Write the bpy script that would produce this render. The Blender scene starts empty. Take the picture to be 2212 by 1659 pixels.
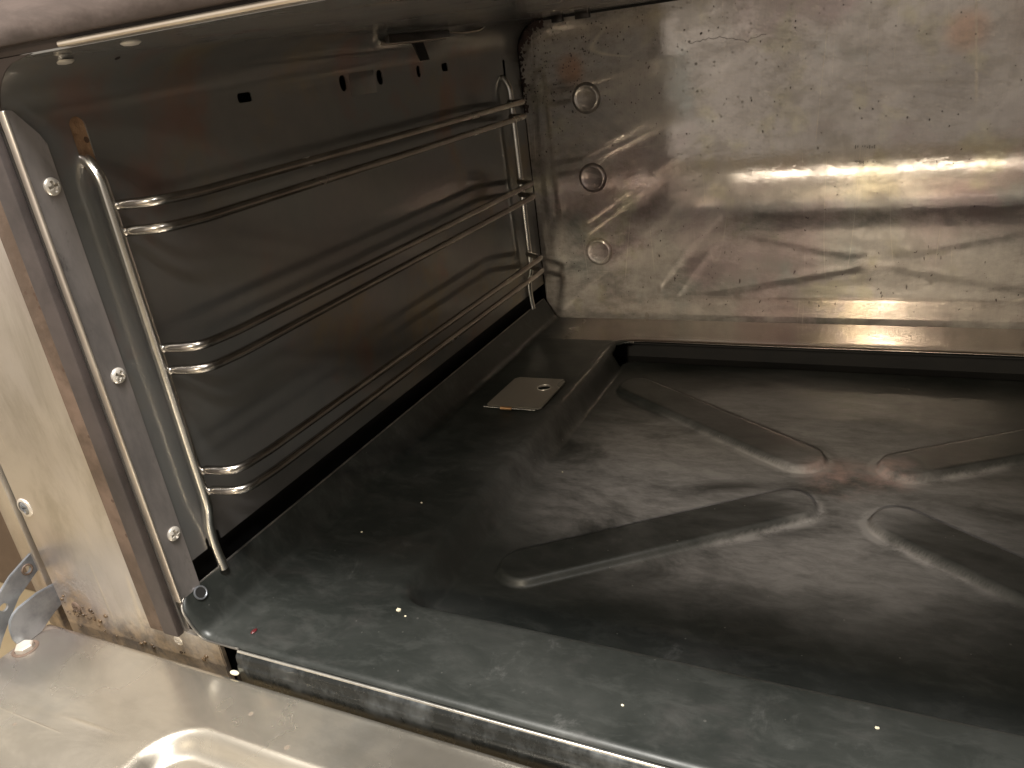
import bpy, bmesh, math, random
from mathutils import Vector, Matrix, noise
S = 0.3          # metres per drawing unit (camera stands one unit above the oven floor)
R_ = random.Random(7)
scn = bpy.context.scene
C = scn.collection

# ------------------------------------------------------------------ camera
cam = bpy.data.cameras.new('camera'); camo = bpy.data.objects.new('camera', cam); C.objects.link(camo)
# rows: world -> camera (x right, y down, z forward)
CAMR = [[0.900353, 0.416694, -0.125423], [0.061026, -0.406279, -0.911709], [-0.430861, 0.813206, -0.391223]]
M = Matrix([[CAMR[0][0], -CAMR[1][0], -CAMR[2][0]],
            [CAMR[0][1], -CAMR[1][1], -CAMR[2][1]],
            [CAMR[0][2], -CAMR[1][2], -CAMR[2][2]]])
camo.matrix_world = Matrix.Translation((0, 0, 1.0 * S)) @ M.to_4x4()
cam.sensor_width = 36.0; cam.lens = 36.0 * 1699.99 / 2212.0
cam.clip_start = 0.01; cam.clip_end = 100
scn.camera = camo

# ------------------------------------------------------------------ world + lamps
w = bpy.data.worlds.new('World'); scn.world = w; w.use_nodes = True
nt = w.node_tree; N = nt.nodes; L = nt.links
bg = N['Background']
tc = N.new('ShaderNodeTexCoord')
sep = N.new('ShaderNodeSeparateXYZ'); L.new(tc.outputs['Generated'], sep.inputs[0])
def wmath(op, a, b=0.0, c=None):
    m = N.new('ShaderNodeMath'); m.operation = op
    for i, v in enumerate((a, b, c)):
        if v is None: continue
        if isinstance(v, (int, float)): m.inputs[i].default_value = v
        else: L.new(v, m.inputs[i])
    return m.outputs[0]
ns = N.new('ShaderNodeTexNoise'); ns.inputs['Scale'].default_value = 1.7; ns.inputs['Detail'].default_value = 3
L.new(tc.outputs['Generated'], ns.inputs['Vector'])
rampz = N.new('ShaderNodeValToRGB')            # a plain kitchen: dim floor, pale walls, pale ceiling
z01 = wmath('MULTIPLY_ADD', sep.outputs[2], 0.5, 0.5)
zz = wmath('ADD', z01, wmath('MULTIPLY_ADD', ns.outputs[0], 0.16, -0.08))
L.new(zz, rampz.inputs[0])
el = rampz.color_ramp.elements
stops = [(.20, (.28, .24, .20)), (.44, (.42, .375, .33)), (.49, (.46, .41, .36)), (.545, (.46, .415, .37)), (.60, (.50, .435, .355)),
         (.72, (.42, .37, .30)), (.78, (.24, .22, .20)), (.95, (.50, .47, .43))]
el[0].position, el[0].color = stops[0][0], (*stops[0][1], 1)
el[1].position, el[1].color = stops[-1][0], (*stops[-1][1], 1)
for p_, c_ in stops[1:-1]:
    e = el.new(p_); e.color = (*c_, 1)
xm = wmath('MULTIPLY_ADD', sep.outputs[0], -1.15, 0.95)      # the room is brighter towards the left
xm = wmath('MAXIMUM', xm, 0.18)
mx = N.new('ShaderNodeMix'); mx.data_type = 'RGBA'; mx.blend_type = 'MULTIPLY'; mx.inputs[0].default_value = 1
L.new(rampz.outputs[0], mx.inputs[6]); L.new(xm, mx.inputs[7])
L.new(mx.outputs[2], bg.inputs[0]); bg.inputs[1].default_value = 1.0

def area(name, loc, target, size, sy, power, col):
    d = bpy.data.lights.new(name, 'AREA'); d.shape = 'RECTANGLE'; d.size = size * S; d.size_y = sy * S
    d.energy = power; d.color = col
    o = bpy.data.objects.new(name, d); C.objects.link(o)
    o.location = Vector(loc) * S
    o.rotation_euler = (Vector(target) - Vector(loc)).to_track_quat('-Z', 'Y').to_euler()
    return o
area('ceiling_lamp', (-.55, -.05, 5.2), (-.5, .6, 0), 3.4, 1.0, 52, (1, .955, .90))
area('rib_highlight_lamp', (2.5, -2.7, 5.2), (-.4, 1.0, 0), 1.3, .35, 6, (1, .97, .94))  # unseen lamp, added for the highlight on the floor ribs
area('ceiling_lamp_far', (-.20, -7.5, 4.3), (-0.1, 2.4, 0.2), .7, 0.5, 32, (1, .86, .66))

scn.view_settings.view_transform = 'Standard'; scn.view_settings.look = 'None'
scn.view_settings.exposure = 0.3; scn.view_settings.gamma = 1
scn.render.engine = 'CYCLES'
scn.cycles.max_bounces = 10; scn.cycles.glossy_bounces = 8

# ------------------------------------------------------------------ materials
class Mat:
    def __init__(s, name):
        s.m = bpy.data.materials.new(name); s.m.use_nodes = True
        s.nt = s.m.node_tree; s.b = s.nt.nodes['Principled BSDF']
        s.tc = s.nt.nodes.new('ShaderNodeTexCoord'); s.co = s.tc.outputs['Object']
    def n(s, t, **k):
        x = s.nt.nodes.new(t)
        for a, v in k.items(): setattr(x, a, v)
        return x
    def put(s, sock, v):
        if v is None: return
        if isinstance(v, bpy.types.NodeSocket): s.nt.links.new(v, sock)
        elif isinstance(v, tuple) and len(v) == 3 and sock.type == 'RGBA': sock.default_value = (*v, 1)
        else: sock.default_value = v
    def math(s, op, a, b=None, c=None, clamp=False):
        x = s.n('ShaderNodeMath', operation=op, use_clamp=clamp)
        for i, v in enumerate((a, b, c)): s.put(x.inputs[i], v)
        return x.outputs[0]
    def map(s, scale=(1, 1, 1), loc=(0, 0, 0), rot=(0, 0, 0)):
        x = s.n('ShaderNodeMapping'); s.put(x.inputs[0], s.co)
        x.inputs[1].default_value = loc; x.inputs[2].default_value = rot; x.inputs[3].default_value = scale
        return x.outputs[0]
    def noise(s, scale, detail=4, rough=.55, vec=None, dist=0):
        x = s.n('ShaderNodeTexNoise'); s.put(x.inputs['Vector'], vec or s.co)
        x.inputs['Scale'].default_value = scale; x.inputs['Detail'].default_value = detail
        x.inputs['Roughness'].default_value = rough; x.inputs['Distortion'].default_value = dist
        return x.outputs[0]
    def voro(s, scale, vec=None, feature='F1', rnd=1.0):
        x = s.n('ShaderNodeTexVoronoi', feature=feature); s.put(x.inputs['Vector'], vec or s.co)
        x.inputs['Scale'].default_value = scale; x.inputs['Randomness'].default_value = rnd
        return x.outputs['Distance']
    def rng(s, v, a, b, c=0.0, d=1.0, smooth=True):
        x = s.n('ShaderNodeMapRange', interpolation_type='SMOOTHSTEP' if smooth else 'LINEAR', clamp=True)
        s.put(x.inputs[0], v)
        for i, q in enumerate((a, b, c, d)): s.put(x.inputs[i + 1], q)
        return x.outputs[0]
    def mix(s, f, a, b, mode='MIX'):
        x = s.n('ShaderNodeMix', data_type='RGBA', blend_type=mode)
        s.put(x.inputs[0], f); s.put(x.inputs[6], a); s.put(x.inputs[7], b)
        return x.outputs[2]
    def bump(s, h, strength, dist, normal=None):
        x = s.n('ShaderNodeBump'); s.put(x.inputs['Height'], h)
        x.inputs['Strength'].default_value = strength; x.inputs['Distance'].default_value = dist
        if normal: s.put(x.inputs['Normal'], normal)
        return x.outputs[0]
    def xyz(s):
        x = s.n('ShaderNodeSeparateXYZ'); s.put(x.inputs[0], s.co); return x.outputs
    def ball(s, c, r0, r1):          # 1 near point c (units), 0 away
        x = s.n('ShaderNodeVectorMath', operation='DISTANCE'); s.put(x.inputs[0], s.co)
        x.inputs[1].default_value = tuple(q * S for q in c)
        return s.rng(x.outputs['Value'], r0 * S, r1 * S, 1.0, 0.0)
    def specks(s, scale, size, keep, vec=None, seed=0.0):  # scattered dots
        v = vec or s.map(loc=(seed, seed * .7, seed * 1.3))
        x = s.n('ShaderNodeTexVoronoi'); s.put(x.inputs['Vector'], v); x.inputs['Scale'].default_value = scale
        d = s.math('LESS_THAN', x.outputs['Distance'], s.math('MULTIPLY', s.noise(scale * .9, 2), size * 2))
        sc = s.n('ShaderNodeSeparateColor'); s.put(sc.inputs[0], x.outputs['Color'])
        return s.math('MULTIPLY', d, s.math('GREATER_THAN', sc.outputs[0], 1 - keep))
    def out(s, col=None, rough=None, metal=None, normal=None, spec=None, **k):
        s.put(s.b.inputs['Base Color'], col); s.put(s.b.inputs['Roughness'], rough)
        s.put(s.b.inputs['Metallic'], metal); s.put(s.b.inputs['Normal'], normal)
        s.put(s.b.inputs['Specular IOR Level'], spec)
        for a, v in k.items(): s.put(s.b.inputs[a], v)
        return s.m
    def worn(s, f, rough2):
        """second, broad gloss: the sheet is polished but scuffed"""
        b2 = s.n('ShaderNodeBsdfPrincipled')
        for nm in ('Base Color', 'Metallic', 'Normal', 'Specular IOR Level'):
            src = s.b.inputs[nm]
            if src.is_linked: s.put(b2.inputs[nm], src.links[0].from_socket)
            else: b2.inputs[nm].default_value = src.default_value
        s.put(b2.inputs['Roughness'], rough2)
        mx = s.n('ShaderNodeMixShader'); s.put(mx.inputs[0], f)
        s.nt.links.new(s.b.outputs[0], mx.inputs[1]); s.nt.links.new(b2.outputs[0], mx.inputs[2])
        o = s.nt.nodes['Material Output']; s.nt.links.new(mx.outputs[0], o.inputs['Surface'])
        return s.m

def scratches(m, scale, axis_scale, rot, thin=.03, seed=0):
    """thin long lines: stretched, warped noise near its mid level"""
    v = m.map(scale=axis_scale, rot=rot, loc=(seed, seed, seed))
    n = m.noise(scale, 0, .5, v)
    d = m.math('ABSOLUTE', m.math('SUBTRACT', n, .5))
    line = m.rng(d, 0, thin, 1, 0)
    return m.math('MULTIPLY', line, m.rng(m.noise(9, 2, vec=m.map(loc=(seed, 3, seed))), .52, .62))

def mat_backwall():
    m = Mat('worn_mirror_steel')
    n1 = m.noise(7, 5, .6); n2 = m.noise(16, 4, .6, vec=m.map(loc=(3, 1, 2)))
    col = m.mix(m.rng(n1, .35, .65), (.54, .495, .455), (.64, .585, .53))
    col = m.mix(m.rng(m.noise(6, 5, vec=m.map(loc=(8, 2, 5))), .50, .62), col, (.57, .455, .44))
    col = m.mix(m.rng(n2, .54, .66), col, (.60, .55, .43))
    col = m.mix(m.rng(m.noise(11, 5, vec=m.map(loc=(6, 6, 1))), .56, .70), col, (.47, .485, .455))
    col = m.mix(m.math('MULTIPLY', m.ball((-1.06, 2.745, .90), .02, .07), .8), col, (.60, .33, .20))
    col = m.mix(m.math('MULTIPLY', m.ball((.45, 2.745, .92), .05, .26), .45), col, (.55, .30, .24))
    col = m.mix(m.math('MULTIPLY', m.ball((.14, 2.745, .88), .02, .08), .5), col, (.70, .36, .20))
    # spatter and burnt corner
    sp = m.specks(140, .17, .30)
    sp2 = m.specks(230, .20, .16, seed=2.0)
    near = m.ball((-1.1, 2.745, .95), .1, 1.1)
    sp = m.math('MULTIPLY', m.math('MAXIMUM', sp, sp2), m.math('MULTIPLY_ADD', near, .8, .12))
    x, y, z = m.xyz()
    low = m.math('MULTIPLY', m.specks(60, .17, .35, vec=m.map(scale=(1, 1, .45), loc=(4, 4, 4))), m.rng(z, .02 * S, .34 * S, 1, 0))
    cn = m.n('ShaderNodeVectorMath', operation='DISTANCE'); m.put(cn.inputs[0], m.co)
    cn.inputs[1].default_value = (-1.07 * S, 2.745 * S, .90 * S)
    rr = m.math('ADD', cn.outputs['Value'], m.math('MULTIPLY_ADD', m.noise(130, 5, .75), .032, -.016))
    corner = m.math('MULTIPLY', m.rng(rr, .140 * S, .165 * S), m.math('MULTIPLY', m.rng(x, -1.0 * S, -1.12 * S), m.rng(z, .86 * S, 1.0 * S)))
    dirt = m.math('MAXIMUM', m.math('MAXIMUM', sp, low), corner)
    col = m.mix(m.math('MULTIPLY', dirt, .9), col, (.045, .028, .022))
    metal = m.math('SUBTRACT', 1.0, m.math('MULTIPLY', dirt, .9))
    wipe = m.noise(10, 7, .72, vec=m.map(scale=(.8, 1, 1.1), loc=(1, 7, 2), rot=(0, .25, 0)), dist=.6)   # wiped-on film
    fine = m.noise(90, 6, .72, vec=m.map(scale=(.6, 1, 1.0), rot=(0, .12, 0)))
    haze = m.rng(m.math('MULTIPLY_ADD', fine, .35, m.math('MULTIPLY', wipe, .8)), .46, .70)
    blot = m.rng(m.noise(38, 6, .7, vec=m.map(loc=(9, 2, 4))), .42, .62)
    col = m.mix(m.math('MULTIPLY', haze, .35), col, (.62, .56, .49))
    col = m.mix(m.math('MULTIPLY', blot, .30), col, (.34, .30, .27))
    rough = m.math('MULTIPLY_ADD', haze, .04, m.math('MULTIPLY_ADD', blot, .015, .025))
    rough = m.math('ADD', rough, m.math('MULTIPLY', dirt, .4))
    sc = m.math('MAXIMUM', scratches(m, 7, (1, 1, .18), (0, .62, 0), .004, 2), scratches(m, 6, (.16, 1, 1), (0, -.12, 0), .004, 5))
    sc = m.math('MAXIMUM', sc, scratches(m, 16, (.10, 1, 1), (0, .5, 0), .004, 9))
    sc = m.math('MAXIMUM', sc, scratches(m, 22, (1, 1, .10), (0, -.35, 0), .004, 12))
    col = m.mix(m.math('MULTIPLY', sc, .5), col, (.85, .76, .62))
    col = m.mix(m.math('MULTIPLY', m.rng(m.noise(900, 2, .7, vec=m.map(scale=(1, 1, .05))), .45, .7), .16), col, (.25, .22, .20))
    nb = m.bump(m.noise(6, 1, .4), .010, .0012)
    nb = m.bump(m.noise(420, 3, .65, vec=m.map(scale=(.3, 1, 1))), .04, .0002, nb)
    grain = m.noise(900, 2, .7, vec=m.map(scale=(1, 1, .05)))
    nb = m.bump(grain, .10, .00015, nb)
    nb = m.bump(blot, .03, .0003, nb)
    m.out(col, rough, m.math('MULTIPLY', metal, m.math('MULTIPLY_ADD', haze, -.34, .76)), nb)
    return m.worn(m.math('ADD', m.math('MULTIPLY_ADD', haze, .26, .14), m.math('MULTIPLY', sc, .3), clamp=True), .50)

def mat_sidewall():
    m = Mat('dark_polished_steel')
    n1 = m.noise(6, 5, .6)
    col = m.mix(m.rng(n1, .4, .62), (.265, .268, .262), (.275, .26, .25))
    n2 = m.noise(9, 5, .65, vec=m.map(loc=(5, 1, 1)))
    col = m.mix(m.math('MULTIPLY', m.rng(n2, .52, .70), .6), col, (.36, .28, .17))
    col = m.mix(m.math('MULTIPLY', m.rng(m.noise(12, 4, vec=m.map(loc=(2, 9, 1))), .58, .72), .5), col, (.36, .19, .15))
    x, y, z = m.xyz()
    sp = m.specks(70, .10, .10)
    rough = m.math('MULTIPLY_ADD', m.rng(m.noise(9, 4, vec=m.map(scale=(1, .5, 1))), .35, .7), .10, .10)
    nb = m.bump(m.noise(7, 1), .030, .0012)
    nb = m.bump(m.noise(500, 2, .6, vec=m.map(scale=(1, 1, .08))), .10, .0002, nb)
    col = m.mix(sp, col, (.04, .03, .03))
    m.out(col, rough, .66, nb)
    return m.worn(m.math('MULTIPLY_ADD', m.rng(n1, .35, .65), .2, .18), .42)

def mat_tray():
    m = Mat('blackened_floor_steel')
    x, y, z = m.xyz()
    cl = m.noise(7, 6, .62, vec=m.map(scale=(1, 1.3, 1)), dist=.4)
    cl2 = m.noise(24, 6, .7, vec=m.map(scale=(.8, 1.5, 1)), dist=.5)
    col = m.mix(m.rng(cl, .38, .66), (.017, .0195, .0175), (.034, .0365, .0335))
    col = m.mix(m.math('MULTIPLY', m.rng(cl2, .50, .72), .30), col, (.064, .059, .056))
    col = m.mix(m.math('MULTIPLY', m.rng(m.noise(55, 7, .75, vec=m.map(scale=(.7, 1.4, 1), loc=(3, 2, 0)), dist=.5), .46, .66), .35), col, (.058, .061, .057))
    # chalky film round the middle of the recess
    mid = m.ball((-.26, 1.74, -.06), .26, .80)
    at_ = m.n('ShaderNodeAttribute', attribute_name='rubbed'); rub = at_.outputs['Fac']
    at2 = m.n('ShaderNodeAttribute', attribute_name='crust'); crust = at2.outputs['Fac']
    film = m.math('MULTIPLY', mid, m.rng(m.noise(10, 7, .68, vec=m.map(scale=(.8, 1.6, 1), loc=(1, 1, 0)), dist=.6), .24, .60))
    film = m.math('MULTIPLY', film, m.rng(m.math('ADD', y, m.math('MULTIPLY_ADD', m.noise(9, 4), .14, -.07)), 1.12 * S, 1.52 * S))
    film = m.math('MULTIPLY', film, m.math('MULTIPLY_ADD', m.rng(m.noise(70, 7, .75, vec=m.map(scale=(.55, 1.4, 1)), dist=.4), .28, .70), .45, .52))
    film = m.math('MULTIPLY', film, m.math('SUBTRACT', 1.0, m.math('MULTIPLY', rub, .78)))
    film = m.math('ADD', film, m.math('MULTIPLY', crust, m.rng(m.noise(60, 5, .7), .35, .6)), clamp=True)
    col = m.mix(m.math('MULTIPLY', film, .9), col, (.44, .425, .42))
    pink = m.math('MULTIPLY', m.math('MAXIMUM', m.ball((-.085, 1.815, -.05), .02, .125), m.ball((.015, 1.845, -.05), .01, .10)),
                  m.rng(m.noise(22, 6, .7), .38, .60))
    col = m.mix(m.math('MULTIPLY', pink, .85), col, (.60, .42, .385))
    frost = m.math('MULTIPLY', m.rng(m.noise(34, 7, .75, dist=.5), .56, .72), m.rng(cl, .42, .58))
    col = m.mix(m.math('MULTIPLY', frost, .35), col, (.15, .15, .145))
    # droplets
    dots = m.specks(75, .06, .10)
    dots2 = m.specks(210, .10, .08, seed=3.0)
    dd = m.math('MAXIMUM', dots, dots2)
    col = m.mix(m.math('MULTIPLY', dd, m.math('MULTIPLY_ADD', mid, .45, .14)), col, (.26, .25, .23))
    rough = m.math('MULTIPLY_ADD', m.rng(cl2, .3, .7), .12, .33)
    rough = m.math('ADD', rough, m.math('MULTIPLY', film, .25))
    # heat-glazed bare steel strip by the rear wall
    rear = m.rng(y, 2.484 * S, 2.494 * S)
    rear = m.math('MULTIPLY', rear, m.rng(x, -1.16 * S, -1.02 * S))
    colr = m.mix(m.rng(m.noise(9, 4), .4, .62), (.25, .222, .19), (.21, .17, .15))
    col = m.mix(m.math('MULTIPLY', rear, .9), col, colr)
    metal = m.math('MULTIPLY_ADD', rear, .72, .18)
    metal = m.math('SUBTRACT', metal, m.math('MULTIPLY', m.math('MAXIMUM', film, pink), .45), clamp=True)
    rough = m.math('SUBTRACT', rough, m.math('MULTIPLY', rear, .20))
    nb = m.bump(m.noise(15, 3), .20, .0012)
    nb = m.bump(m.noise(300, 3, .7), .18, .0002, nb)
    nb = m.bump(dd, .5, .0004, nb)
    nb = m.bump(m.math('MULTIPLY', rear, m.noise(160, 4, .7)), .35, .0004, nb)
    return m.out(col, rough, metal, nb, spec=.38)

def mat_beige(name='brushed_steel_face', base=(.69, .65, .60), base2=(.60, .565, .53), r0=.30, grime=True, dirz=None, door=False):
    m = Mat(name)
    x, y, z = m.xyz()
    col = m.mix(m.rng(m.noise(8, 6, .6), .35, .65), base2, base)
    col = m.mix(m.math('MULTIPLY', m.rng(m.noise(5, 4, vec=m.map(loc=(4, 1, 2))), .5, .7), .6), col, (.50, .42, .42))
    col = m.mix(m.math('MULTIPLY', m.rng(m.noise(14, 5, vec=m.map(loc=(1, 4, 6))), .56, .72), .5), col, (.40, .395, .37))
    sc = None
    for k_, (sc_, ax_, an_) in enumerate(((14, .02, .9), (18, .018, .35), (12, .02, -.2), (22, .015, .6), (15, .02, 1.3))):
        if door: q = scratches(m, sc_, (ax_, 1, 1), (0, 0, an_), .005, 3 * k_ + 1)
        else: q = scratches(m, sc_, (1, 1, ax_), (0, an_ - .4, 0), .005, 3 * k_ + 1)
        sc = q if sc is None else m.math('MAXIMUM', sc, q)
    wipe = m.rng(m.noise(26, 7, .75, vec=m.map(scale=(.3, 1, 1) if door else (1, 1, .3), rot=(0, 0, .5) if door else (0, 0, 0)), dist=.5), .40, .66)
    col = m.mix(m.math('MULTIPLY', wipe, .45), col, (.36, .33, .275))
    col = m.mix(m.math('MULTIPLY', sc, .5), col, (.80, .72, .58))
    sp = m.specks(60, .08, .22)
    dirt = sp
    if grime:
        g = m.math('ADD', m.math('MULTIPLY', z, -1), m.math('MULTIPLY_ADD', m.noise(28, 6, .7, vec=m.map(scale=(1, 1, .5))), .07, -.035))
        g = m.rng(g, -.018, .022)
        gl = m.math('MAXIMUM', g, m.math('MULTIPLY', m.ball((-1.60, .82, -.02), .03, .18), m.rng(m.noise(30, 6, .7), .35, .55)))
        dirt = m.math('MAXIMUM', sp, m.math('MULTIPLY', gl, .9))
    if grime:
        col = m.mix(m.math('MULTIPLY', dirt, .92), col, m.mix(m.rng(m.noise(60, 5, .7), .4, .62), (.055, .036, .022), (.26, .18, .10)))
    else:
        col = m.mix(m.math('MULTIPLY', dirt, .8), col, (.12, .085, .06))
    rough = m.math('MULTIPLY_ADD', m.rng(m.noise(10, 5), .3, .7), .14, r0)
    nb = m.bump(m.noise(18, 2), .2, .001)
    st = (1, .06, 1) if door else (1, 1, .06)
    nb = m.bump(m.noise(380, 3, .6, vec=m.map(scale=st)), .16, .0002, nb)
    nb = m.bump(sc, .3, .0003, nb)
    if grime: nb = m.bump(m.math('MULTIPLY', dirt, m.noise(90, 5, .7)), .8, .0012, nb)
    metal = m.math('SUBTRACT', .88, m.math('MULTIPLY', dirt, .75))
    return m.out(col, rough, metal, nb)

def mat_simple(name, c1, c2, rough, metal, scale=30, bump=.2, bd=.0005, sp=None):
    m = Mat(name)
    col = m.mix(m.rng(m.noise(scale, 5, .65), .35, .65), c1, c2)
    if sp: col = m.mix(m.math('MULTIPLY', m.specks(sp[0], sp[1], sp[2]), .85), col, sp[3])
    nb = m.bump(m.noise(scale * 4, 4, .65), bump, bd)
    return m.out(col, m.math('MULTIPLY_ADD', m.noise(scale, 3), .2, rough - .1), metal, nb)

MB_ = mat_backwall(); MS = mat_sidewall(); MT = mat_tray()
MF = mat_beige(); MD = mat_beige('door_liner_steel', (.63, .58, .49), (.51, .475, .41), .20, grime=False, door=True)
tm = Mat('grey_trim_steel')
a_ = tm.rng(tm.noise(16, 6, .7, vec=tm.map(scale=(1, 1, .35))), .38, .64); b_ = tm.rng(tm.noise(60, 6, .75, vec=tm.map(scale=(1, 1, .5))), .56, .72)
d_ = tm.math('MAXIMUM', tm.specks(130, .2, .14), tm.math('MULTIPLY', b_, .6))
tm.out(tm.mix(d_, tm.mix(a_, (.20, .185, .178), (.32, .29, .275)), (.035, .03, .03)), tm.math('MULTIPLY_ADD', a_, .15, .32), .45, tm.bump(tm.noise(300, 3, .6, vec=tm.map(scale=(1, 1, .1))), .2, .0003))
MTRIM = tm.m
MEDGE = mat_simple('bright_trim_edge', (.62, .55, .48), (.72, .66, .58), .32, .85, 25)
MGASK = mat_simple('dark_door_seal', (.032, .026, .025), (.060, .048, .046), .62, .1, 22, .35)
MRUST = mat_simple('rusty_seal_frame', (.085, .058, .042), (.165, .115, .088), .6, .2, 34, .5, .0008, sp=(160, .2, .25, (.07, .04, .028)))
MCHROME = mat_simple('bright_wire', (.78, .76, .72), (.84, .82, .78), .22, 1.0, 20, .05)
MWIRE = mat_simple('dulled_wire', (.36, .33, .30), (.50, .47, .43), .24, 1.0, 18, .12)
MSCREW = mat_simple('pale_screw_steel', (.62, .58, .52), (.74, .70, .64), .34, .5, 60, .1)
mt = Mat('sooty_top_seal')
x_, y_, z_ = mt.xyz()
st_ = mt.noise(30, 6, .72, vec=mt.map(scale=(.35, 1, 1.3)), dist=.6)
lo_ = mt.rng(mt.math('MULTIPLY_ADD', mt.noise(14, 6, .75, vec=mt.map(scale=(.6, 1, 1), loc=(2, 1, 5))), -.030, z_), 1.082 * S - .015, 1.118 * S - .015, 1.0, 0.0)
dk_ = mt.math('MAXIMUM', mt.rng(st_, .54, .68), lo_)
mt.out(mt.mix(dk_, mt.mix(mt.rng(st_, .35, .55), (.15, .118, .110), (.105, .082, .076)), (.035, .024, .020)), mt.math('MULTIPLY_ADD', dk_, .2, .40), .25, mt.bump(st_, .3, .0005))
MTOP = mt.m
MPALE = mat_simple('pale_scratch', (.62, .55, .45), (.75, .68, .58), .5, .1, 60)
MEDGE2 = mat_simple('rim_highlight_steel', (.16, .155, .145), (.34, .32, .29), .32, .8, 40)  # rim tube metal, with the edge highlight put into its lighter colour
MBLACK = mat_simple('black_void_steel', (.006, .006, .006), (.012, .011, .010), .7, .0, 20)
MINS = mat_simple('brown_insulation', (.17, .095, .05), (.36, .22, .13), .8, .1, 70, .8, .0012, sp=(110, .25, .3, (.06, .03, .02)))
MZINC = mat_simple('zinc_hinge_steel', (.22, .235, .26), (.40, .42, .45), .36, .75, 30, .4, .0006, sp=(75, .22, .16, (.09, .06, .05)))
MDARK = mat_simple('dark_metal', (.03, .03, .03), (.07, .06, .055), .35, .7, 20)
MPLATE = mat_simple('bronzed_plate', (.34, .325, .29), (.38, .345, .30), .28, .6, 14, .08)
MCHIP = mat_simple('pale_crumb', (.62, .58, .42), (.75, .70, .55), .5, 0, 90)
MBROWN = mat_simple('brown_board', (.15, .105, .08), (.20, .145, .11), .5, 0, 4)
MFLOOR = mat_simple('beige_tile', (.50, .39, .23), (.58, .47, .30), .4, 0, 3)
MCEIL = MS
MORANGE = mat_simple('copper_pin', (.62, .36, .18), (.70, .44, .24), .35, .8, 60)

# ------------------------------------------------------------------ mesh helpers (all inputs in units, scaled here)
def link(name, bm, mat, parent=None, smooth=True, angle=40):
    me = bpy.data.meshes.new(name)
    for v in bm.verts: v.co = v.co * S
    bmesh.ops.recalc_face_normals(bm, faces=bm.faces)
    bm.to_mesh(me); bm.free()
    if mat: me.materials.append(mat)
    if smooth:
        for p in me.polygons: p.use_smooth = True
        try: me.set_sharp_from_angle(angle=math.radians(angle))
        except Exception: pass
    o = bpy.data.objects.new(name, me); C.objects.link(o)
    if parent: o.parent = parent
    return o
def empty(name, label, cat, group=None):
    o = bpy.data.objects.new(name, None); C.objects.link(o); o.empty_display_size = .02
    tag(o, label, cat, group); return o
def tag(o, label=None, cat=None, group=None, kind=None):
    if label: o['label'] = label
    if cat: o['category'] = cat
    if group: o['group'] = group
    if kind: o['kind'] = kind
    return o
def box(bm, a, b, bevel=0, seg=2):
    xs = [(a[i], b[i]) for i in range(3)]
    vs = [bm.verts.new((xs[0][i], xs[1][j], xs[2][k])) for i in (0, 1) for j in (0, 1) for k in (0, 1)]
    fs = [(0, 1, 3, 2), (4, 6, 7, 5), (0, 4, 5, 1), (2, 3, 7, 6), (0, 2, 6, 4), (1, 5, 7, 3)]
    F = [bm.faces.new([vs[i] for i in f]) for f in fs]
    if bevel:
        es = {e for f in F for e in f.edges}
        bmesh.ops.bevel(bm, geom=list(es), offset=bevel, segments=seg, affect='EDGES', profile=.5)
    return bm
def smooth_path(pts, r, n=6):
    pts = [Vector(p) for p in pts]; out = [pts[0]]
    for i in range(1, len(pts) - 1):
        a, b, c = pts[i - 1], pts[i], pts[i + 1]
        rr = min(r if not isinstance(r, (list, tuple)) else r[i], (b - a).length * .49, (c - b).length * .49)
        p, q = b + (a - b).normalized() * rr, b + (c - b).normalized() * rr
        for k in range(n + 1):
            t = k / n; out.append(p * (1 - t) ** 2 + b * 2 * t * (1 - t) + q * t * t)
    out.append(pts[-1]); return out
def tube(bm, pts, rad, seg=14, caps=True):
    pts = [Vector(p) for p in pts]; rings = []
    t0 = (pts[1] - pts[0]).normalized()
    up = Vector((0, 0, 1)) if abs(t0.z) < .9 else Vector((0, 1, 0))
    nrm = t0.cross(up).normalized()
    for i, p in enumerate(pts):
        t = (pts[min(i + 1, len(pts) - 1)] - pts[max(i - 1, 0)]).normalized()
        nrm = (nrm - t * nrm.dot(t)).normalized(); bn = t.cross(nrm)
        rings.append([bm.verts.new(p + (nrm * math.cos(2 * math.pi * k / seg) + bn * math.sin(2 * math.pi * k / seg)) * rad) for k in range(seg)])
    for a, b in zip(rings, rings[1:]):
        for k in range(seg): bm.faces.new((a[k], a[(k + 1) % seg], b[(k + 1) % seg], b[k]))
    if caps: bm.faces.new(rings[0]); bm.faces.new(rings[-1][::-1])
    return bm
def lathe(bm, prof, M4, seg=32):
    """prof: (radius, height) along local z; M4 places it"""
    rings = []
    for r, h in prof:
        if r < 1e-6: rings.append([bm.verts.new(M4 @ Vector((0, 0, h)))])
        else: rings.append([bm.verts.new(M4 @ Vector((r * math.cos(2 * math.pi * k / seg), r * math.sin(2 * math.pi * k / seg), h))) for k in range(seg)])
    for a, b in zip(rings, rings[1:]):
        for k in range(seg):
            q = [a[k % len(a)], a[(k + 1) % len(a)], b[(k + 1) % len(b)], b[k % len(b)]]
            q = list(dict.fromkeys(q))
            if len(q) > 2: bm.faces.new(q)
    return bm
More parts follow.
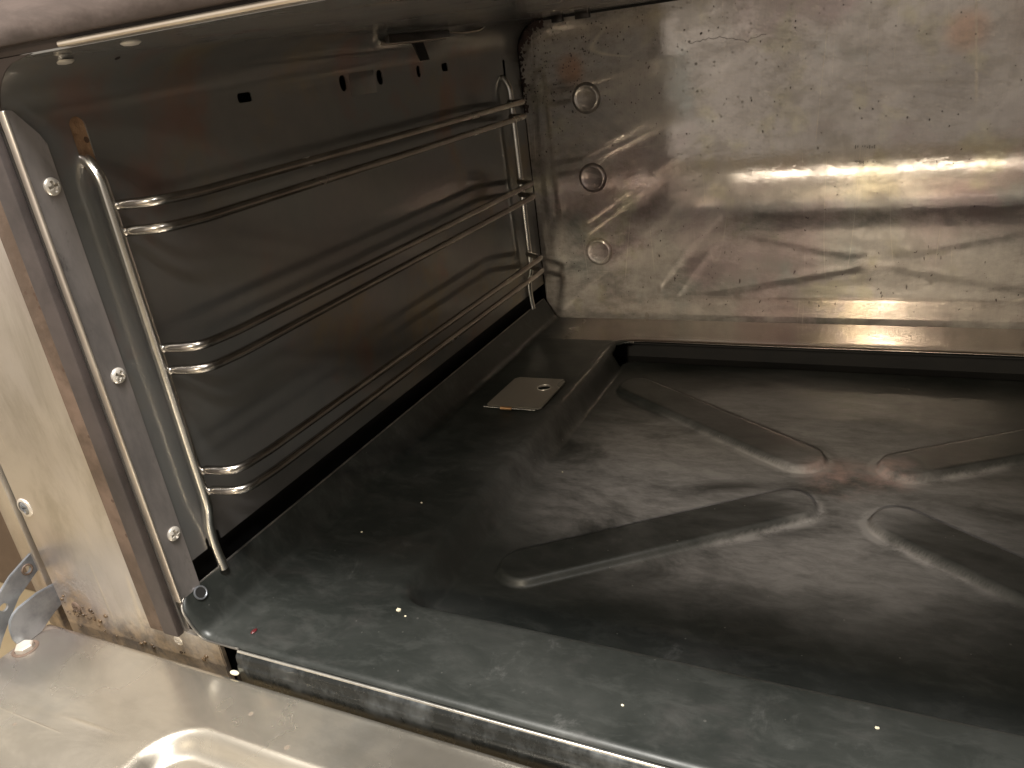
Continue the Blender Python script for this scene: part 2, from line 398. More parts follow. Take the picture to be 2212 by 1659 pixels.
def prism(bm, poly, axis, a, b, bevel=0):
    """polygon in the plane across axis, extruded a..b"""
    def P(p, t): return {'x': (t, p[0], p[1]), 'y': (p[0], t, p[1]), 'z': (p[0], p[1], t)}[axis]
    va = [bm.verts.new(P(p, a)) for p in poly]; vb = [bm.verts.new(P(p, b)) for p in poly]
    n = len(poly); fa = bm.faces.new(va); fb = bm.faces.new(vb[::-1])
    for i in range(n): bm.faces.new((va[i], vb[i], vb[(i + 1) % n], va[(i + 1) % n]))
    if bevel:
        bmesh.ops.bevel(bm, geom=list({e for f in (fa, fb) for e in f.edges}), offset=bevel, segments=2, affect='EDGES')
    return bm
def rrect(x0, x1, y0, y1, r, n=8, rs=None):
    rs = rs or (r,) * 4; out = []
    for (cx, cy, a0), q in zip(((x1, y1, 0), (x0, y1, 90), (x0, y0, 180), (x1, y0, 270)), rs):
        sx = -1 if cx == x1 else 1; sy = -1 if cy == y1 else 1
        for k in range(n + 1):
            a = math.radians(a0 + 90 * k / n)
            out.append((cx + sx * q + q * math.cos(a), cy + sy * q + q * math.sin(a)))
    return out
def boolean(o, cutters):
    for cbm in cutters:
        c = link('cutter', cbm, None, smooth=False)
        md = o.modifiers.new('cut', 'BOOLEAN'); md.operation = 'DIFFERENCE'; md.object = c; md.solver = 'EXACT'
        dg = bpy.context.evaluated_depsgraph_get(); dg.update()
        me = bpy.data.meshes.new_from_object(o.evaluated_get(dg))
        o.modifiers.clear(); old = o.data; o.data = me; bpy.data.meshes.remove(old)
        bpy.data.objects.remove(c)
    return o
def smooth01(t): t = max(0., min(1., t)); return t * t * (3 - 2 * t)
ROT = {'+x': Matrix.Rotation(math.pi / 2, 4, 'Y'), '-y': Matrix.Rotation(math.pi / 2, 4, 'X'), '+z': Matrix.Identity(4)}
def at(p, d): return Matrix.Translation(p) @ ROT[d]
def cyl_bm(p, d, r, h0, h1, seg=24):
    bm = bmesh.new(); M4 = at(p, d)
    a = [bm.verts.new(M4 @ Vector((r * math.cos(2 * math.pi * k / seg), r * math.sin(2 * math.pi * k / seg), h0))) for k in range(seg)]
    b = [bm.verts.new(M4 @ Vector((r * math.cos(2 * math.pi * k / seg), r * math.sin(2 * math.pi * k / seg), h1))) for k in range(seg)]
    bm.faces.new(a); bm.faces.new(b[::-1])
    for k in range(seg): bm.faces.new((a[k], b[k], b[(k + 1) % seg], a[(k + 1) % seg]))
    return bm
def screw(parent, p, d, r=.013, dome=.006, rot=.3, mat=None):
    """pan-head cross screw; the recess is real geometry on the dome"""
    bm = bmesh.new(); n = 32; rings = []
    M4 = at(p, d) @ Matrix.Rotation(rot, 4, 'Z')
    nr = 12
    for i in range(nr + 1):
        rr = r * i / nr
        ring = []
        for k in range(n):
            a = 2 * math.pi * k / n; x, y = rr * math.cos(a), rr * math.sin(a)
            h = dome * (math.sqrt(max(0, 1 - (rr / r) ** 2 * .92)) )
            arm = min(max(abs(x) / (.58 * r), abs(y) / (.14 * r)), max(abs(y) / (.58 * r), abs(x) / (.14 * r)))
            if arm < 1: h -= dome * .75
            ring.append(M4 @ Vector((x, y, h)))
            if i == 0: break
        rings.append([bm.verts.new(v) for v in ring])
    rings.append([bm.verts.new(M4 @ Vector((r * math.cos(2 * math.pi * k / n), r * math.sin(2 * math.pi * k / n), -.004))) for k in range(n)])
    for a, b in zip(rings, rings[1:]):
        for k in range(n):
            q = list(dict.fromkeys([a[k % len(a)], a[(k + 1) % len(a)], b[(k + 1) % len(b)], b[k % len(b)]]))
            if len(q) > 2: bm.faces.new(q)
    o = link('screw', bm, mat or MSCREW, parent, angle=35)
    return o

XW, XR = -1.25, 1.12            # liner side walls
YF, YB = .82, 2.745              # front plane, rear panel
ZC = 1.075                      # ceiling

# ================================================================== OVEN
oven = empty('oven', 'worn stainless steel commercial oven with open cavity and lowered door', 'oven')
oven.location = (0, 0, 0)

# --- liner: left wall curving into ceiling and right wall, one sheet with thickness
def liner_profile(off):
    pts = []; r = .10
    pts.append((XW - off, .13))
    for k in range(13):
        a = math.pi - (math.pi / 2) * k / 12
        pts.append((XW + r + (r + off) * math.cos(a), ZC - r + (r + off) * math.sin(a)))
    for k in range(13):
        a = math.pi / 2 - (math.pi / 2) * k / 12
        pts.append((XR - r + (r + off) * math.cos(a), ZC - r + (r + off) * math.sin(a)))
    pts.append((XR + off, .0))
    return pts
bm = bmesh.new()
inn, outp = liner_profile(0), liner_profile(.0028)
poly = inn + outp[::-1]
prism(bm, poly, 'y', YF + .001, YB - .004)
liner = link('liner', bm, MS, oven)
def obox(x0, x1, y0, y1, z0, z1):
    b = bmesh.new(); box(b, (x0, y0, z0), (x1, y1, z1)); return b
def slot_x(y0, y1, z0, z1, r):
    b = bmesh.new(); prism(b, rrect(y0, y1, z0, z1, r, 6), 'x', XW - .05, XW + .05); return b
cuts = [slot_x(.930, .960, .895, .985, .0149),        # front keyhole slot
        slot_x(2.608, 2.626, .895, .962, .0089),      # rear slot
        slot_x(1.329, 1.371, .963, .982, .006),
        slot_x(2.192, 2.228, .957, .980, .006),
        slot_x(1.683, 1.710, .951, .988, .0134),
        slot_x(1.846, 1.873, .951, .988, .0134),
        slot_x(2.047, 2.067, .953, .984, .0099),
        slot_x(.925, .965, .10, .155, .01)]
boolean(liner, cuts)
for p in liner.data.polygons: p.use_smooth = True
liner.data.set_sharp_from_angle(angle=math.radians(30))
# faint pressed rectangle between two holes
bm = bmesh.new(); box(bm, (XW - .001, 1.722, .935), (XW + .0012, 1.835, .995), .001)
link('blanking_plate', bm, MS, oven)
# insulation and dark void behind the liner
bm = bmesh.new(); box(bm, (XW - .030, .90, .86), (XW - .003, 1.0, 1.02), .003); link('insulation', bm, MINS, oven)
bm = bmesh.new()
box(bm, (XW - .07, YF + .01, -.12), (XW - .05, YB + .1, 1.2))
box(bm, (XW - .05, YB + .07, -.12), (XR + .05, YB + .09, 1.2))
box(bm, (XR + .05, YF + .01, -.12), (XR + .07, YB + .1, 1.2))
box(bm, (XW - .05, YF + .01, 1.16), (XR + .05, YB + .07, 1.18))
box(bm, (XW - .05, YF + .015, -.14), (XR + .05, YB + .07, -.12))
link('outer_shell', bm, MBLACK, oven, smooth=False)

# --- rear panel with rounded corners and three pressed discs
bm = bmesh.new()
prism(bm, rrect(-1.2475, 1.115, -.05, 1.0685, .05, 10, (.10, .10, .01, .01)), 'y', YB, YB + .012, .002)
rear = link('back_panel', bm, MB_, oven)
for zc in (.8028, .5290, .2560):
    bm = bmesh.new()
    lathe(bm, [(.053, -.002), (.0525, .002), (.049, .0060), (.044, .0105), (.040, .0110), (.0365, .0095), (.034, .0088), (0, .0088)], at((-1.010, YB, zc), '-y'), 48)
    link('pressed_disc', bm, MB_, rear, angle=60)
def rear_hit(u, v, y=None):
    y = YB - .0008 if y is None else y
    q = ((u - 1106) / 1699.99, (v - 829.5) / 1699.99, 1.0)
    d = [sum(CAMR[k][i] * q[k] for k in range(3)) for i in range(3)]
    t = y / d[1]
    return (d[0] * t, y, 1.0 + d[2] * t)
def line_on_rear(name, pts, rad, mat, jit=0):
    pp = [Vector(rear_hit(*p)) for p in pts]; out = []
    for a, b in zip(pp, pp[1:]):
        for k in range(6): out.append(a.lerp(b, k / 6) + Vector((R_.uniform(-jit, jit), 0, R_.uniform(-jit, jit))))
    out.append(pp[-1])
    bm = bmesh.new(); tube(bm, smooth_path(out, .004, 2) if jit == 0 else out, rad, 5); return link(name, bm, mat, rear)
line_on_rear('crack', [(1490, 92), (1520, 86), (1550, 80), (1580, 82), (1612, 90), (1632, 80), (1655, 74)], .0007, MGASK, .004)
bm = bmesh.new()
for (u0, u1, v0, n_) in ((1848, 1889, 317, 9), (1848, 1886, 350, 14)):
    for k in range(n_):
        p = rear_hit(u0 + (u1 - u0) * k / (n_ - 1), v0 + R_.uniform(-1.5, 1.5)); h = R_.uniform(.003, .010)
        if R_.random() < .2: continue
        box(bm, (p[0] - .0012, YB - .0012, p[2] - h * .6), (p[0] + .0012, YB - .0002, p[2] + h * .6))
link('scorch_ticks', bm, MGASK, rear)
def blobs(name, items, mat, parent, seed=3):
    bm = bmesh.new(); rr_ = random.Random(seed)
    for (p, n, r0, sx, sz) in items:
        M_ = Matrix.Translation(p) @ Matrix.Rotation(rr_.uniform(-.6, .6), 4, 'Y') @ Matrix.Diagonal((sx, .25, sz, 1))
        k0 = len(bm.verts); res = bmesh.ops.create_icosphere(bm, subdivisions=1, radius=r0, matrix=M_)
        for v in res['verts']: v.co += Vector((rr_.uniform(-.25, .25) * r0, 0, rr_.uniform(-.25, .25) * r0))
    o = link(name, bm, mat, parent, smooth=False); return o
MSOOT = mat_simple('burnt_spatter', (.020, .010, .009), (.055, .026, .022), .5, .1, 70)
its = []; q_ = random.Random(11)
for k in range(230):                       # thick crust following the rounded upper left corner
    a = math.radians(q_.uniform(88, 200)); rad = .100 - abs(q_.gauss(0, .012)) * (1.0 if a < 2.9 else .5)
    if a > math.pi: p = (-1.2475 + abs(q_.gauss(0, .007)), YB - .0003, .9685 - (a - math.pi) * .55)
    else: p = (-1.1475 + rad * math.cos(a), YB - .0003, .9685 + rad * math.sin(a))
    its.append((p, 0, q_.uniform(.0016, .0060), q_.uniform(.6, 1.4), q_.uniform(.8, 2.0)))
for k in range(300):                       # fine spatter below and right of the corner
    p = (-1.235 + abs(q_.gauss(0, .26)), YB - .0002, 1.05 - abs(q_.gauss(0, .24)))
    if p[2] > 1.06: continue
    its.append((p, 0, q_.uniform(.0010, .0034), q_.uniform(.6, 1.2), q_.uniform(.7, 1.6)))
for k in range(320):                       # over the whole panel
    p = (q_.uniform(-1.2, .6), YB - .0002, q_.uniform(.05, 1.05)); its.append((p, 0, q_.uniform(.0008, .0027), 1, q_.uniform(.7, 1.8)))
for k in range(60):                        # runs near the floor
    p = (q_.uniform(-1.0, .6), YB - .0002, q_.uniform(.03, .26)); its.append((p, 0, q_.uniform(.0012, .0032), q_.uniform(.5, 1), q_.uniform(1.2, 3.5)))
o = blobs('burnt_spatter', its, MSOOT, rear); o['kind'] = 'stuff'
# ceiling seam tabs at the rear
for x0, x1, zt in ((-1.105, -1.065, 1.055), (-1.02, -.97, 1.055)):
    bm = bmesh.new(); box(bm, (x0, YB - .020, zt), (x1, YB - .001, zt + .022), .002); link('ceiling_tab', bm, MDARK, oven)
bm = bmesh.new(); box(bm, (-1.14, YB - .005, 1.0670), (XR - .1, YB - .001, ZC - .0005)); link('ceiling_seam', bm, MBLACK, oven)
# clip hanging from the ceiling beside the left wall
clip = link('ceiling_clip', box(bmesh.new(), (-1.222, 1.84, 1.046), (-1.188, 2.16, 1.066), .003), MDARK, oven)
bm = bmesh.new(); tube(bm, smooth_path([(-1.205, 1.815, 1.050), (-1.205, 1.98, 1.046), (-1.205, 2.16, 1.048), (-1.205, 2.17, 1.065)], .01), .0065); link('clip_pin', bm, MWIRE, clip)
bm = bmesh.new(); prism(bm, [(1.975, 1.05), (2.03, 1.05), (2.055, .995), (2.01, .995)], 'x', -1.212, -1.205, .001); link('clip_tongue', bm, MBLACK, clip)
bm = bmesh.new(); tube(bm, smooth_path([(-1.205, 2.17, 1.062), (-1.195, 2.25, 1.055), (-1.195, 2.36, 1.058), (-1.195, 2.40, 1.07)], .02), .004); link('clip_wire', bm, MWIRE, clip)
# two rivets near the front of the ceiling
for x, y, zz_ in ((-1.193, .915, 1.0665), (-1.027, .905, ZC)):
    bm = bmesh.new(); lathe(bm, [(.015, .002), (.0145, -.001), (.010, -.004), (0, -.005)], at((x, y, zz_), '+z'), 24); link('rivet', bm, MSCREW, oven)

# --- front frame plate (left of the opening, and below it), real sheet
bm = bmesh.new()
zt = 1.30
prism(bm, [(-1.655, -.16), (-1.170, -.16), (-1.170, -.006), (-1.2575, -.006), (-1.2575, zt), (-1.655, zt)], 'y', YF, YF + .012, .002)
link('front_frame', bm, MF, oven)
bm = bmesh.new(); box(bm, (XW - .0068, YF + .0005, 1.0775), (XR + .4, YF + .012, zt), .002); link('front_frame_top', bm, MTOP, oven).name = 'top_frame'
bm = bmesh.new(); box(bm, (-1.727, YF - .004, -.35), (-1.672, YF + .05, 1.3), .004); link('corner_post', bm, MF, oven)
bm = bmesh.new(); box(bm, (-1.70, YF + .052, -.5), (-1.66, 2.9, 1.3)); link('side_cladding', bm, MDARK, oven)
# --- seal strips on the front, left and top
bm = bmesh.new(); box(bm, (-1.352, .811, -.010), (-1.3035, .8195, 1.16), .003); link('seal_frame', bm, MRUST, oven)
bm = bmesh.new(); box(bm, (-1.301, .802, -.004), (-1.2575, .8195, 1.10), .004); link('door_seal', bm, MGASK, oven)
bm = bmesh.new(); box(bm, (-1.255, .8035, 1.090), (XR, .8195, 1.150), .004); link('door_seal', bm, MTOP, oven)
bm = bmesh.new(); box(bm, (-1.255, .808, 1.158), (XR, .8195, 1.205), .003); link('seal_frame', bm, MTOP, oven)
bm = bmesh.new(); prism(bm, [(-1.2565, .985), (-1.2565, 1.0770), (-1.13, 1.0770)] + [(-1.15 + .0985 * math.cos(a), .975 + .0985 * math.sin(a)) for a in [math.radians(100 + 80 * k / 10) for k in range(11)]][1:], 'y', YF - .0010, YF + .0004); link('corner_gusset', bm, MTOP, oven)
bm = bmesh.new(); box(bm, (-1.06, .808, 1.0765), (XR, .8195, 1.0855), .004, 3); link('lintel_bead', bm, MEDGE, oven)
# --- trim plate on the left wall with screws
bm = bmesh.new()
prism(bm, [(.8235, .078), (.8775, .060), (.8765, .951), (.868, .967), (.838, 1.0065), (.8235, 1.010)], 'x', XW + .0015, XW + .007, .0012)
trim = link('side_trim', bm, MTRIM, oven)
bm = bmesh.new(); box(bm, (XW - .003, .8180, .075), (XW + .0135, .8233, 1.008), .0024, 3); link('trim_edge', bm, MEDGE, trim)
for z_, rz in ((.886, .2), (.551, .9), (.213, .1)):
    screw(trim, (XW + .007, .858, z_), '+x', .0145, .0075, rz)
screw(oven, (-1.288, YF, -.032), '-y', .012, .004, .3)
# big fastener on the frame's left edge, spring nut and grime blobs by the hinge
fast = screw(oven, (-1.632, YF, .238), '-y', .015, .005, .2, MZINC); fast.name = 'large_screw'
bm = bmesh.new(); lathe(bm, [(.0225, -.001), (.0215, .002), (.016, .003)], at((-1.632, YF, .238), '-y'), 32); link('washer', bm, MSCREW, fast)
f2 = screw(oven, (-1.600, YF, -.018), '-y', .014, .004, .2, MRUST); f2.name = 'greasy_screw'
# --- front sill under the floor panel
bm = bmesh.new(); box(bm, (-1.128, .806, -.12), (XR, .812, -.058)); link('front_sill', bm, MDARK, oven)

# --- DOOR, folded down flat, with its pressed panel (height field)
DZ = -.05
def sd_rr(x, y, cx, cy, hx, hy, r):
    qx, qy = abs(x - cx) - hx + r, abs(y - cy) - hy + r
    return math.hypot(max(qx, 0), max(qy, 0)) + min(max(qx, qy), 0) - r
def door_z(x, y):
    d = -sd_rr(x, y, -.07, .105, 1.082, .567, .10)       # rim of the pressed field
    z = DZ - .030 * smooth01(d / .045)
    return z
xs = [-1.705 + .002 * k for k in range(3)]
def axis_pts(a, b, fine, coarse, zones):
    out = [a]; 
    while out[-1] < b - 1e-6:
        s = fine if any(z0 <= out[-1] <= z1 for z0, z1 in zones) else coarse
        out.append(min(b, out[-1] + s))
    return out
xs = axis_pts(-1.663, 1.55, .005, .03, [(-1.20, -1.06), (.94, 1.06)])
ys = axis_pts(-.60, .777, .005, .03, [(.56, .80), (-.52, -.38)])
bm = bmesh.new(); grid = []
def rnd_edge(x, y, r=.012):
    """roll the outer edges down"""
    return 0
for y in ys:
    grid.append([bm.verts.new((x, y, door_z(x, y))) for x in xs])
for j in range(len(ys) - 1):
    for i in range(len(xs) - 1): bm.faces.new((grid[j][i], grid[j][i + 1], grid[j + 1][i + 1], grid[j + 1][i]))
# rolled hinge-side edge and the other sides
def roll(row, dx, dy, r=.013, depth=.075):
    prev = row
    for k in range(1, 7):
        a = math.pi / 2 * k / 6
        cur = [bm.verts.new((v.co.x + dx * r * math.sin(a), v.co.y + dy * r * math.sin(a), v.co.z - r * (1 - math.cos(a)))) for v in row]
        for i in range(len(row) - 1): bm.faces.new((prev[i], prev[i + 1], cur[i + 1], cur[i]))
        prev = cur
    cur = [bm.verts.new((v.co.x, v.co.y, v.co.z - depth)) for v in prev]
    for i in range(len(row) - 1): bm.faces.new((prev[i], prev[i + 1], cur[i + 1], cur[i]))
roll(grid[-1], 0, 1); roll(grid[0], 0, -1, .006, .04)
roll([g[0] for g in grid], -1, 0, .006); roll([g[-1] for g in grid], 1, 0)
door = link('door', bm, MD, oven, angle=60)
# hexagonal bolt with rust ring near the hinge corner
bm = bmesh.new(); M4 = at((-1.637, .709, DZ), '+z'); lathe(bm, [(.019, 0), (.019, .009), (.016, .012), (0, .012)], M4 @ Matrix.Rotation(.3, 4, 'Z'), 6)
link('hex_bolt', bm, MSCREW, door, angle=20)
bm = bmesh.new(); lathe(bm, [(.027, .0004), (.026, .0014), (.020, .0014)], M4, 32); link('bolt_washer', bm, MRUST, door)
# --- hinge arms
bm = bmesh.new()
pb = [(.8315, .0322), (.7835, .0383), (.7363, .034), (.722, .028), (.711, .018), (.7045, .002), (.7019, -.024), (.7052, -.037), (.709, -.0495), (.7376, -.0495), (.76, -.0495), (.785, -.035), (.8015, -.0257), (.8177, -.0204), (.8315, -.02)]
prism(bm, pb, 'x', -1.659, -1.652, .0015); link('hinge_bracket', bm, MZINC, oven)
bm = bmesh.new()
upper = [(.86, .138), (.8468, .1227), (.7986, .1077), (.7601, .0945), (.7303, .0762), (.69, .040), (.65, -.01), (.62, -.07)]
lower = [(.655, -.08), (.6912, -.0263), (.7252, .0083), (.7591, .0416), (.7987, .0604), (.8439, .0854), (.86, .09)]
prism(bm, upper + lower, 'x', -1.686, -1.679, .0015)
arm = link('hinge_arm', bm, MZINC, oven)
boolean(arm, [cyl_bm((-1.70, .7965, .0858), '+x', .0085, 0, .04), cyl_bm((-1.70, .7239, .0394), '+x', .009, 0, .04)])
for p in arm.data.polygons: p.use_smooth = False
bm = bmesh.new()
tube(bm, [(-1.6785, .7965 + .011 * math.cos(a), .0858 + .011 * math.sin(a)) for a in [2 * math.pi * k / 20 for k in range(21)]], .0022, 8)
link('eyelet', bm, MRUST, arm)
# grime lumps where frame meets door
bm = bmesh.new()
for k in range(46):
    if k < 30: x = -1.60 + R_.gauss(0, .035); z = -.045 + abs(R_.gauss(0, .022)); 
    else: x = R_.uniform(-1.62, -1.19); z = -.074 + abs(R_.gauss(0, .010))
    r = R_.uniform(.0014, .0045)
    bmesh.ops.create_icosphere(bm, subdivisions=2, radius=r, matrix=Matrix.Translation((x, YF - .001, z)) @ Matrix.Diagonal((1.4, .7, 1, 1)))
g = link('baked_grease', bm, mat_simple('baked_grease', (.035, .022, .013), (.11, .07, .035), .38, .0, 80, .6), oven); g['kind'] = 'stuff'

# ================================================================== FLOOR PANEL (own thing: it lifts out)
panel = empty('floor_panel', 'blackened steel oven floor panel with recessed centre and four raised ribs in an X', 'oven floor')
RC = (-.075, 1.768)
ribs = [((-.148 - .045, 1.870 + .012), (-.735, 2.240)), ((.004 + .045, 1.879 + .008), (.60, 2.240)), ((-.148 - .045, 1.672 - .020), (-.705, 1.272)), ((-.0036 + .045, 1.652 - .022), (.575, 1.272))]
def sd_cap(x, y, a, b, r):
    px, py = x - a[0], y - a[1]; bx, by = b[0] - a[0], b[1] - a[1]
    h = max(0, min(1, (px * bx + py * by) / (bx * bx + by * by)))
    return math.hypot(px - bx * h, py - by * h) - r
def tray_z(x, y):
    d = -sd_rr(x, y, -.07, 1.758, .822, .735, .085)
    ex_, ey_ = .822 - abs(x + .07), .735 - abs(y - 1.758)
    t_ = smooth01((ey_ - ex_) / .15 + .5)
    z = -.070 * smooth01(d / (.024 + .036 * t_))
    z += .0028 * math.exp(-((d + .012) / .010) ** 2)         # pressed lip round the recess
    if d > .04:
        for a, b in ribs:
            q = -sd_cap(x, y, a, b, .066)
            if q > 0: z += .019 * smooth01(q / .014)
    z += .0016 * noise.noise(Vector((x * 2.2, y * 2.2, 0)))     # slight oil-canning of the sheet
    return z
BX = -1.184                       # where the flange starts to rise
def bend(s):
    """arc length left of BX -> (x, z): roll through 64 degrees, then straight"""
    r, A = .030, math.radians(60)
    if s < r * A: a = s / r; return BX - r * math.sin(a), r * (1 - math.cos(a))
    t = s - r * A
    return BX - r * math.sin(A) - t * math.cos(A), r * (1 - math.cos(A)) + t * math.sin(A)
smax = .104
cols = [('s', smax * (1 - k / 26)) for k in range(26)] + [('x', v) for v in axis_pts(BX, 1.06, .0042, .02, [(-.92, .78)])]
yy = axis_pts(.813, 2.715, .0042, .02, [(1.0, 2.51)])
bm = bmesh.new(); grid = []
la = bm.verts.layers.float.new('rubbed'); lb = bm.verts.layers.float.new('crust')
for kind_, v in cols:
    if kind_ == 's':
        x, z = bend(v); y0 = .813
        if v > smax - .035: y0 += .035 - math.sqrt(max(0, .035 ** 2 - (v - smax + .035) ** 2))
        colv = []
        for y in yy:
            t = (y - yy[0]) / (yy[-1] - yy[0]); yn = max(y, y0) if y > y0 + .03 else y0 + (y - .813) * ((y0 + .03 - y0) / (.03 + y0 - .813)) if y0 > .813 else y
            colv.append(bm.verts.new((x, yn, z)))
    else:
        colv = [bm.verts.new((v, y, tray_z(v, y) * smooth01((v - BX + .02) / .1))) for y in yy]
    grid.append(colv)
for colv in grid:
    for v in colv:
        x, y = v.co.x, v.co.y
        if v.co.z > -.02 or x < BX: continue
        q = max(-sd_cap(x, y, a, b, .066) for a, b in ribs)
        dc = math.hypot(x - RC[0], y - RC[1])
        v[la] = smooth01((q + .004) / .012) * smooth01((dc - .10) / .16)
        if -.022 < q < .006: v[lb] = .75 * (1 - abs(q + .006) / .016 if abs(q + .006) < .016 else 0) * smooth01((.50 - dc) / .25)
for i in range(len(cols) - 1):
    for j in range(len(yy) - 1): bm.faces.new((grid[i][j], grid[i][j + 1], grid[i + 1][j + 1], grid[i + 1][j]))
bmesh.ops.remove_doubles(bm, verts=bm.verts, dist=1e-5)
kill = []
for f in bm.faces:
    c = f.calc_center_median()
    if -.0665 < c.z < -.004 and c.y > 2.41 and -.87 < c.x < .73: kill.append(f)
bmesh.ops.delete(bm, geom=kill, context='FACES')
tray = link('panel_sheet', bm, MT, panel, angle=75)
sol = tray.modifiers.new('thickness', 'SOLIDIFY'); sol.thickness = .0006; sol.offset = 0
bm = bmesh.new(); box(bm, (-.96, 2.62, -.12), (.85, 2.63, -.006)); box(bm, (-.96, 2.38, -.12), (.85, 2.63, -.110)); box(bm, (-.97, 2.38, -.12), (-.96, 2.63, -.006)); box(bm, (-.96, 2.497, -.0115), (.85, 2.62, -.0075))
link('rear_black_box', bm, MBLACK, panel, smooth=False)  # added black box makes the recess's far band dark through the cut-away slope
ex, ez = bend(smax)
edge = [(ex, 2.70, ez), (ex, .875, ez), (ex, .858, ez)]
for k in range(1, 10):
    sk = smax - .035 + .035 * math.cos(math.pi / 2 * k / 9); xk, zk = bend(sk); edge.append((xk, .8130 + .035 - .035 * math.sin(math.pi / 2 * k / 9) , zk))
for sk in (.05, .035, .025, .018, .01, .0): xk, zk = bend(sk); edge.append((xk, .8115, zk))
edge.append((-1.103, .8115, 0))
bm = bmesh.new(); tube(bm, edge, .0024, 8); link('panel_edge', bm, MEDGE2, panel)  # tube added to give the flange rim its bright highlight line
# grommet-like hole in the flange
hx, hz = bend(.088)
nf = Matrix.Rotation(math.radians(60), 4, 'Y')
bm = bmesh.new(); M4 = Matrix.Translation((hx + .0036, .866, hz + .0018)) @ nf
lathe(bm, [(.0150, -.001), (.0145, .0013), (.0125, .0018), (.0112, .0008)], M4, 32); link('hole_rim', bm, MZINC, panel)
bm = bmesh.new(); lathe(bm, [(.0112, .0010), (0, .0010)], M4, 32); link('flange_hole', bm, MBLACK, panel)
# front lip folded down
bm = bmesh.new(); prof = [(.8125, .0002)]
for k in range(9):
    a = math.pi / 2 * k / 8; prof.append((.8115 - .013 * math.sin(a), .0002 - .013 * (1 - math.cos(a))))
prof += [(.7985, -.026), (.7970, -.028), (.7960, -.031), (.7960, -.085)]
xs2 = axis_pts(-1.103, 1.06, .02, .05, [(-2, 2)])
rows = [[bm.verts.new((x, p[0] + .0004 * noise.noise(Vector((x * 9, 0, p[1] * 20))), p[1] + (.0016 * noise.noise(Vector((x * 2.2, .813 * 2.2, 0))) if p[1] > -.02 else 0))) for x in xs2] for p in prof]
for a, b in zip(rows, rows[1:]):
    for i in range(len(xs2) - 1): bm.faces.new((a[i], a[i + 1], b[i + 1], b[i]))
ml = Mat('smeared_lip_steel')
q_ = ml.rng(ml.noise(30, 6, .72, vec=ml.map(scale=(1, 1, .6))), .44, .70)
ml.out(ml.mix(q_, (.018, .020, .020), (.075, .082, .086)), ml.math('MULTIPLY_ADD', q_, .2, .26), .45, ml.bump(ml.noise(120, 4), .2, .0003), spec=.5)
ml = ml.m
lip = link('front_lip', bm, ml, panel, angle=75)
lip.modifiers.new('thickness', 'SOLIDIFY').thickness = .001
bm = bmesh.new(); tube(bm, [(x, .8084 + .0003 * noise.noise(Vector((x * 9, 0, 0))), -.0022 + .0016 * noise.noise(Vector((x * 2.2, 1.789, 0)))) for x in xs2], .0036, 10); link('bend_highlight', bm, mat_simple('bend_highlight_steel', (.40, .385, .35), (.66, .63, .56), .30, .9, 18), panel)  # added bright tube standing for the highlight along the front bend
# pale chip caught in the gap
bm = bmesh.new(); bmesh.ops.create_icosphere(bm, subdivisions=2, radius=.009, matrix=Matrix.Translation((-1.115, .7945, -.047)) @ Matrix.Diagonal((1.3, .6, .45, 1)))
tag(link('chip', bm, MCHIP), 'cream chip wedged at the bottom of the black gap by the front lip', 'chip')

# ================================================================== ACCESS PLATE lying on the floor panel
pl = empty('cover_plate', 'small bronze-tinted metal plate with a round hole lying on the oven floor', 'metal plate')
bm = bmesh.new(); z0 = .006
poly = [(-1.092, 1.893), (-.935, 1.898), (-.925, 1.910), (-.922, 2.100), (-.935, 2.115), (-1.085, 2.112), (-1.099, 2.098), (-1.104, 1.905)]
prism(bm, poly, 'z', z0, z0 + .006, .0012)
pt = link('plate_sheet', bm, MPLATE, pl)
boolean(pt, [cyl_bm((-.972, 2.045, z0 - .02), '+z', .021, 0, .06)])
pt.data.set_sharp_from_angle(angle=math.radians(30))
bm = bmesh.new(); tube(bm, [(-.972 + .021 * math.cos(a), 2.045 + .021 * math.sin(a), z0 + .006) for a in [2 * math.pi * k / 28 for k in range(29)]], .0013, 8); link('hole_rim', bm, MSCREW, pl)
bm = bmesh.new(); tube(bm, [(-1.106, 1.887, z0 + .004), (-.935, 1.890, z0 + .004)], .0035, 10); link('edge_wire', bm, MCHROME, pl)
bm = bmesh.new(); tube(bm, [(-1.048, 1.885, z0 + .005), (-1.013, 1.886, z0 + .005)], .0055, 12); link('hinge_pin', bm, MORANGE, pl)

# ================================================================== WIRE SHELF GUIDE
rack = empty('shelf_guide', 'wire shelf guide with six long rails hooked onto the left oven wall', 'shelf guide')
XV, XRAIL, WR = -1.224, -1.142, .0094
def upright(y, zt, zb):
    bm = bmesh.new()
    p = [(XW - .022, y, zt + .004), (XW + .006, y, zt + .002), (XV, y, zt - .03), (XV, y, zb + .04), (XW + .010, y, zb - .005), (XW + .008, y, zb - .06), (XW + .014, y, zb - .115)]
    tube(bm, smooth_path(p, .022, 7), WR * 1.12, 16)
    return bm
link('upright', upright(.937, .915, .190), MCHROME, rack)
link('upright', upright(2.585, .905, .195), MCHROME, rack)
for zz_ in (.823, .777, .557, .512, .295, .248):
    bm = bmesh.new()
    p = [(XV + .010, .952, zz_ + .012), (XRAIL, .962, zz_ + .013), (XRAIL, 1.06, zz_ + .008), (XRAIL, 2.505, zz_ + .006), (XV + .002, 2.565, zz_ + .004)]
    tube(bm, smooth_path(p, [0, .045, .02, .016, 0], 8), WR, 14)
    link('rail', bm, MWIRE, rack)
    for y in (.952,):
        bm = bmesh.new(); bmesh.ops.create_icosphere(bm, subdivisions=2, radius=.0088, matrix=Matrix.Translation((XV + .006, y - .005, zz_ + .012))); link('weld', bm, MWIRE, rack)

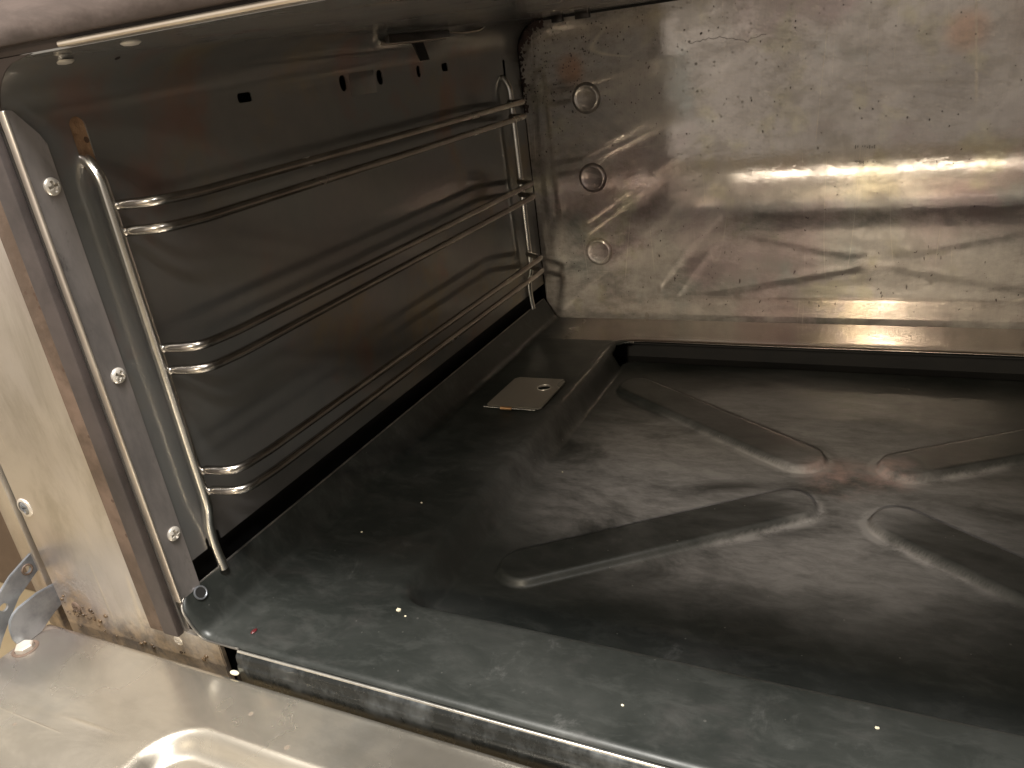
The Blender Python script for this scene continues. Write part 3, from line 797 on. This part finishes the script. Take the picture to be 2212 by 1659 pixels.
# ================================================================== crumbs on the floor panel
crumbs = [(.0, 0)]
from_px = [(862, 1320, .0045, 'cream crumb, largest of the loose bits near the front left of the oven floor'),
           (876, 1332, .0022, 'tiny white crumb just beside the largest cream crumb on the oven floor'),
           (1730, 1478, .0034, 'pale crumb on the front strip edge at lower right of the oven floor'),
           (1895, 1574, .0028, 'yellowish crumb on the front strip nearest the right picture edge'),
           (911, 1087, .0022, 'white fleck alone on the dark floor beside the left flange'),
           (782, 1150, .0022, 'white fleck on the dark floor nearest the wire upright foot'),
           (1345, 1525, .0022, 'white fleck in the middle of the front strip of the oven floor'),
           (1215, 1020, .0018, 'minute white fleck inside the recess between two left ribs')]
F_ = 1699.99
def floor_hit(u, v, z=0.0):
    q = ((u - 1106) / F_, (v - 829.5) / F_, 1.0)
    d = [sum(CAMR[k][i] * q[k] for k in range(3)) for i in range(3)]
    t = (z - 1.0) / d[2]
    return d[0] * t, d[1] * t
for u, v, r, lab in from_px:
    x, y = floor_hit(u, v)
    zt_ = tray_z(x, y)
    x, y = floor_hit(u, v, zt_)
    bm = bmesh.new()
    bmesh.ops.create_icosphere(bm, subdivisions=2, radius=r, matrix=Matrix.Translation((x, y, tray_z(x, y) + r * .6)) @ Matrix.Diagonal((1.2, .9, .8, 1)))
    for q in bm.verts: q.co += Vector([R_.uniform(-.2, .2) * r for _ in range(3)])
    tag(link('crumb', bm, MCHIP, None, smooth=False), lab, 'crumb', 'crumbs on the oven floor')
x, y = floor_hit(549, 1365)
bm = bmesh.new(); bmesh.ops.create_icosphere(bm, subdivisions=2, radius=.006, matrix=Matrix.Translation((x, y, .002)) @ Matrix.Diagonal((.8, 1.4, .3, 1)))
tag(link('sauce_spot', bm, mat_simple('dark_red_sauce', (.045, .006, .008), (.08, .010, .012), .35, 0, 60)), 'dried dark red spot near the front left corner of the oven floor', 'spot')

# ================================================================== what shows of the kitchen beyond
bm = bmesh.new(); box(bm, (-30, -20, -3.1), (20, 20, -3.0)); tag(link('kitchen_floor', bm, MFLOOR, smooth=False), kind='structure')
bm = bmesh.new(); box(bm, (-9.5, 3.25, -2.99), (-3.0, 3.6, 3), .02); tag(link('background_cabinet', bm, MBROWN), 'brown board-faced cabinet standing behind the hinge side of the oven', 'cabinet')
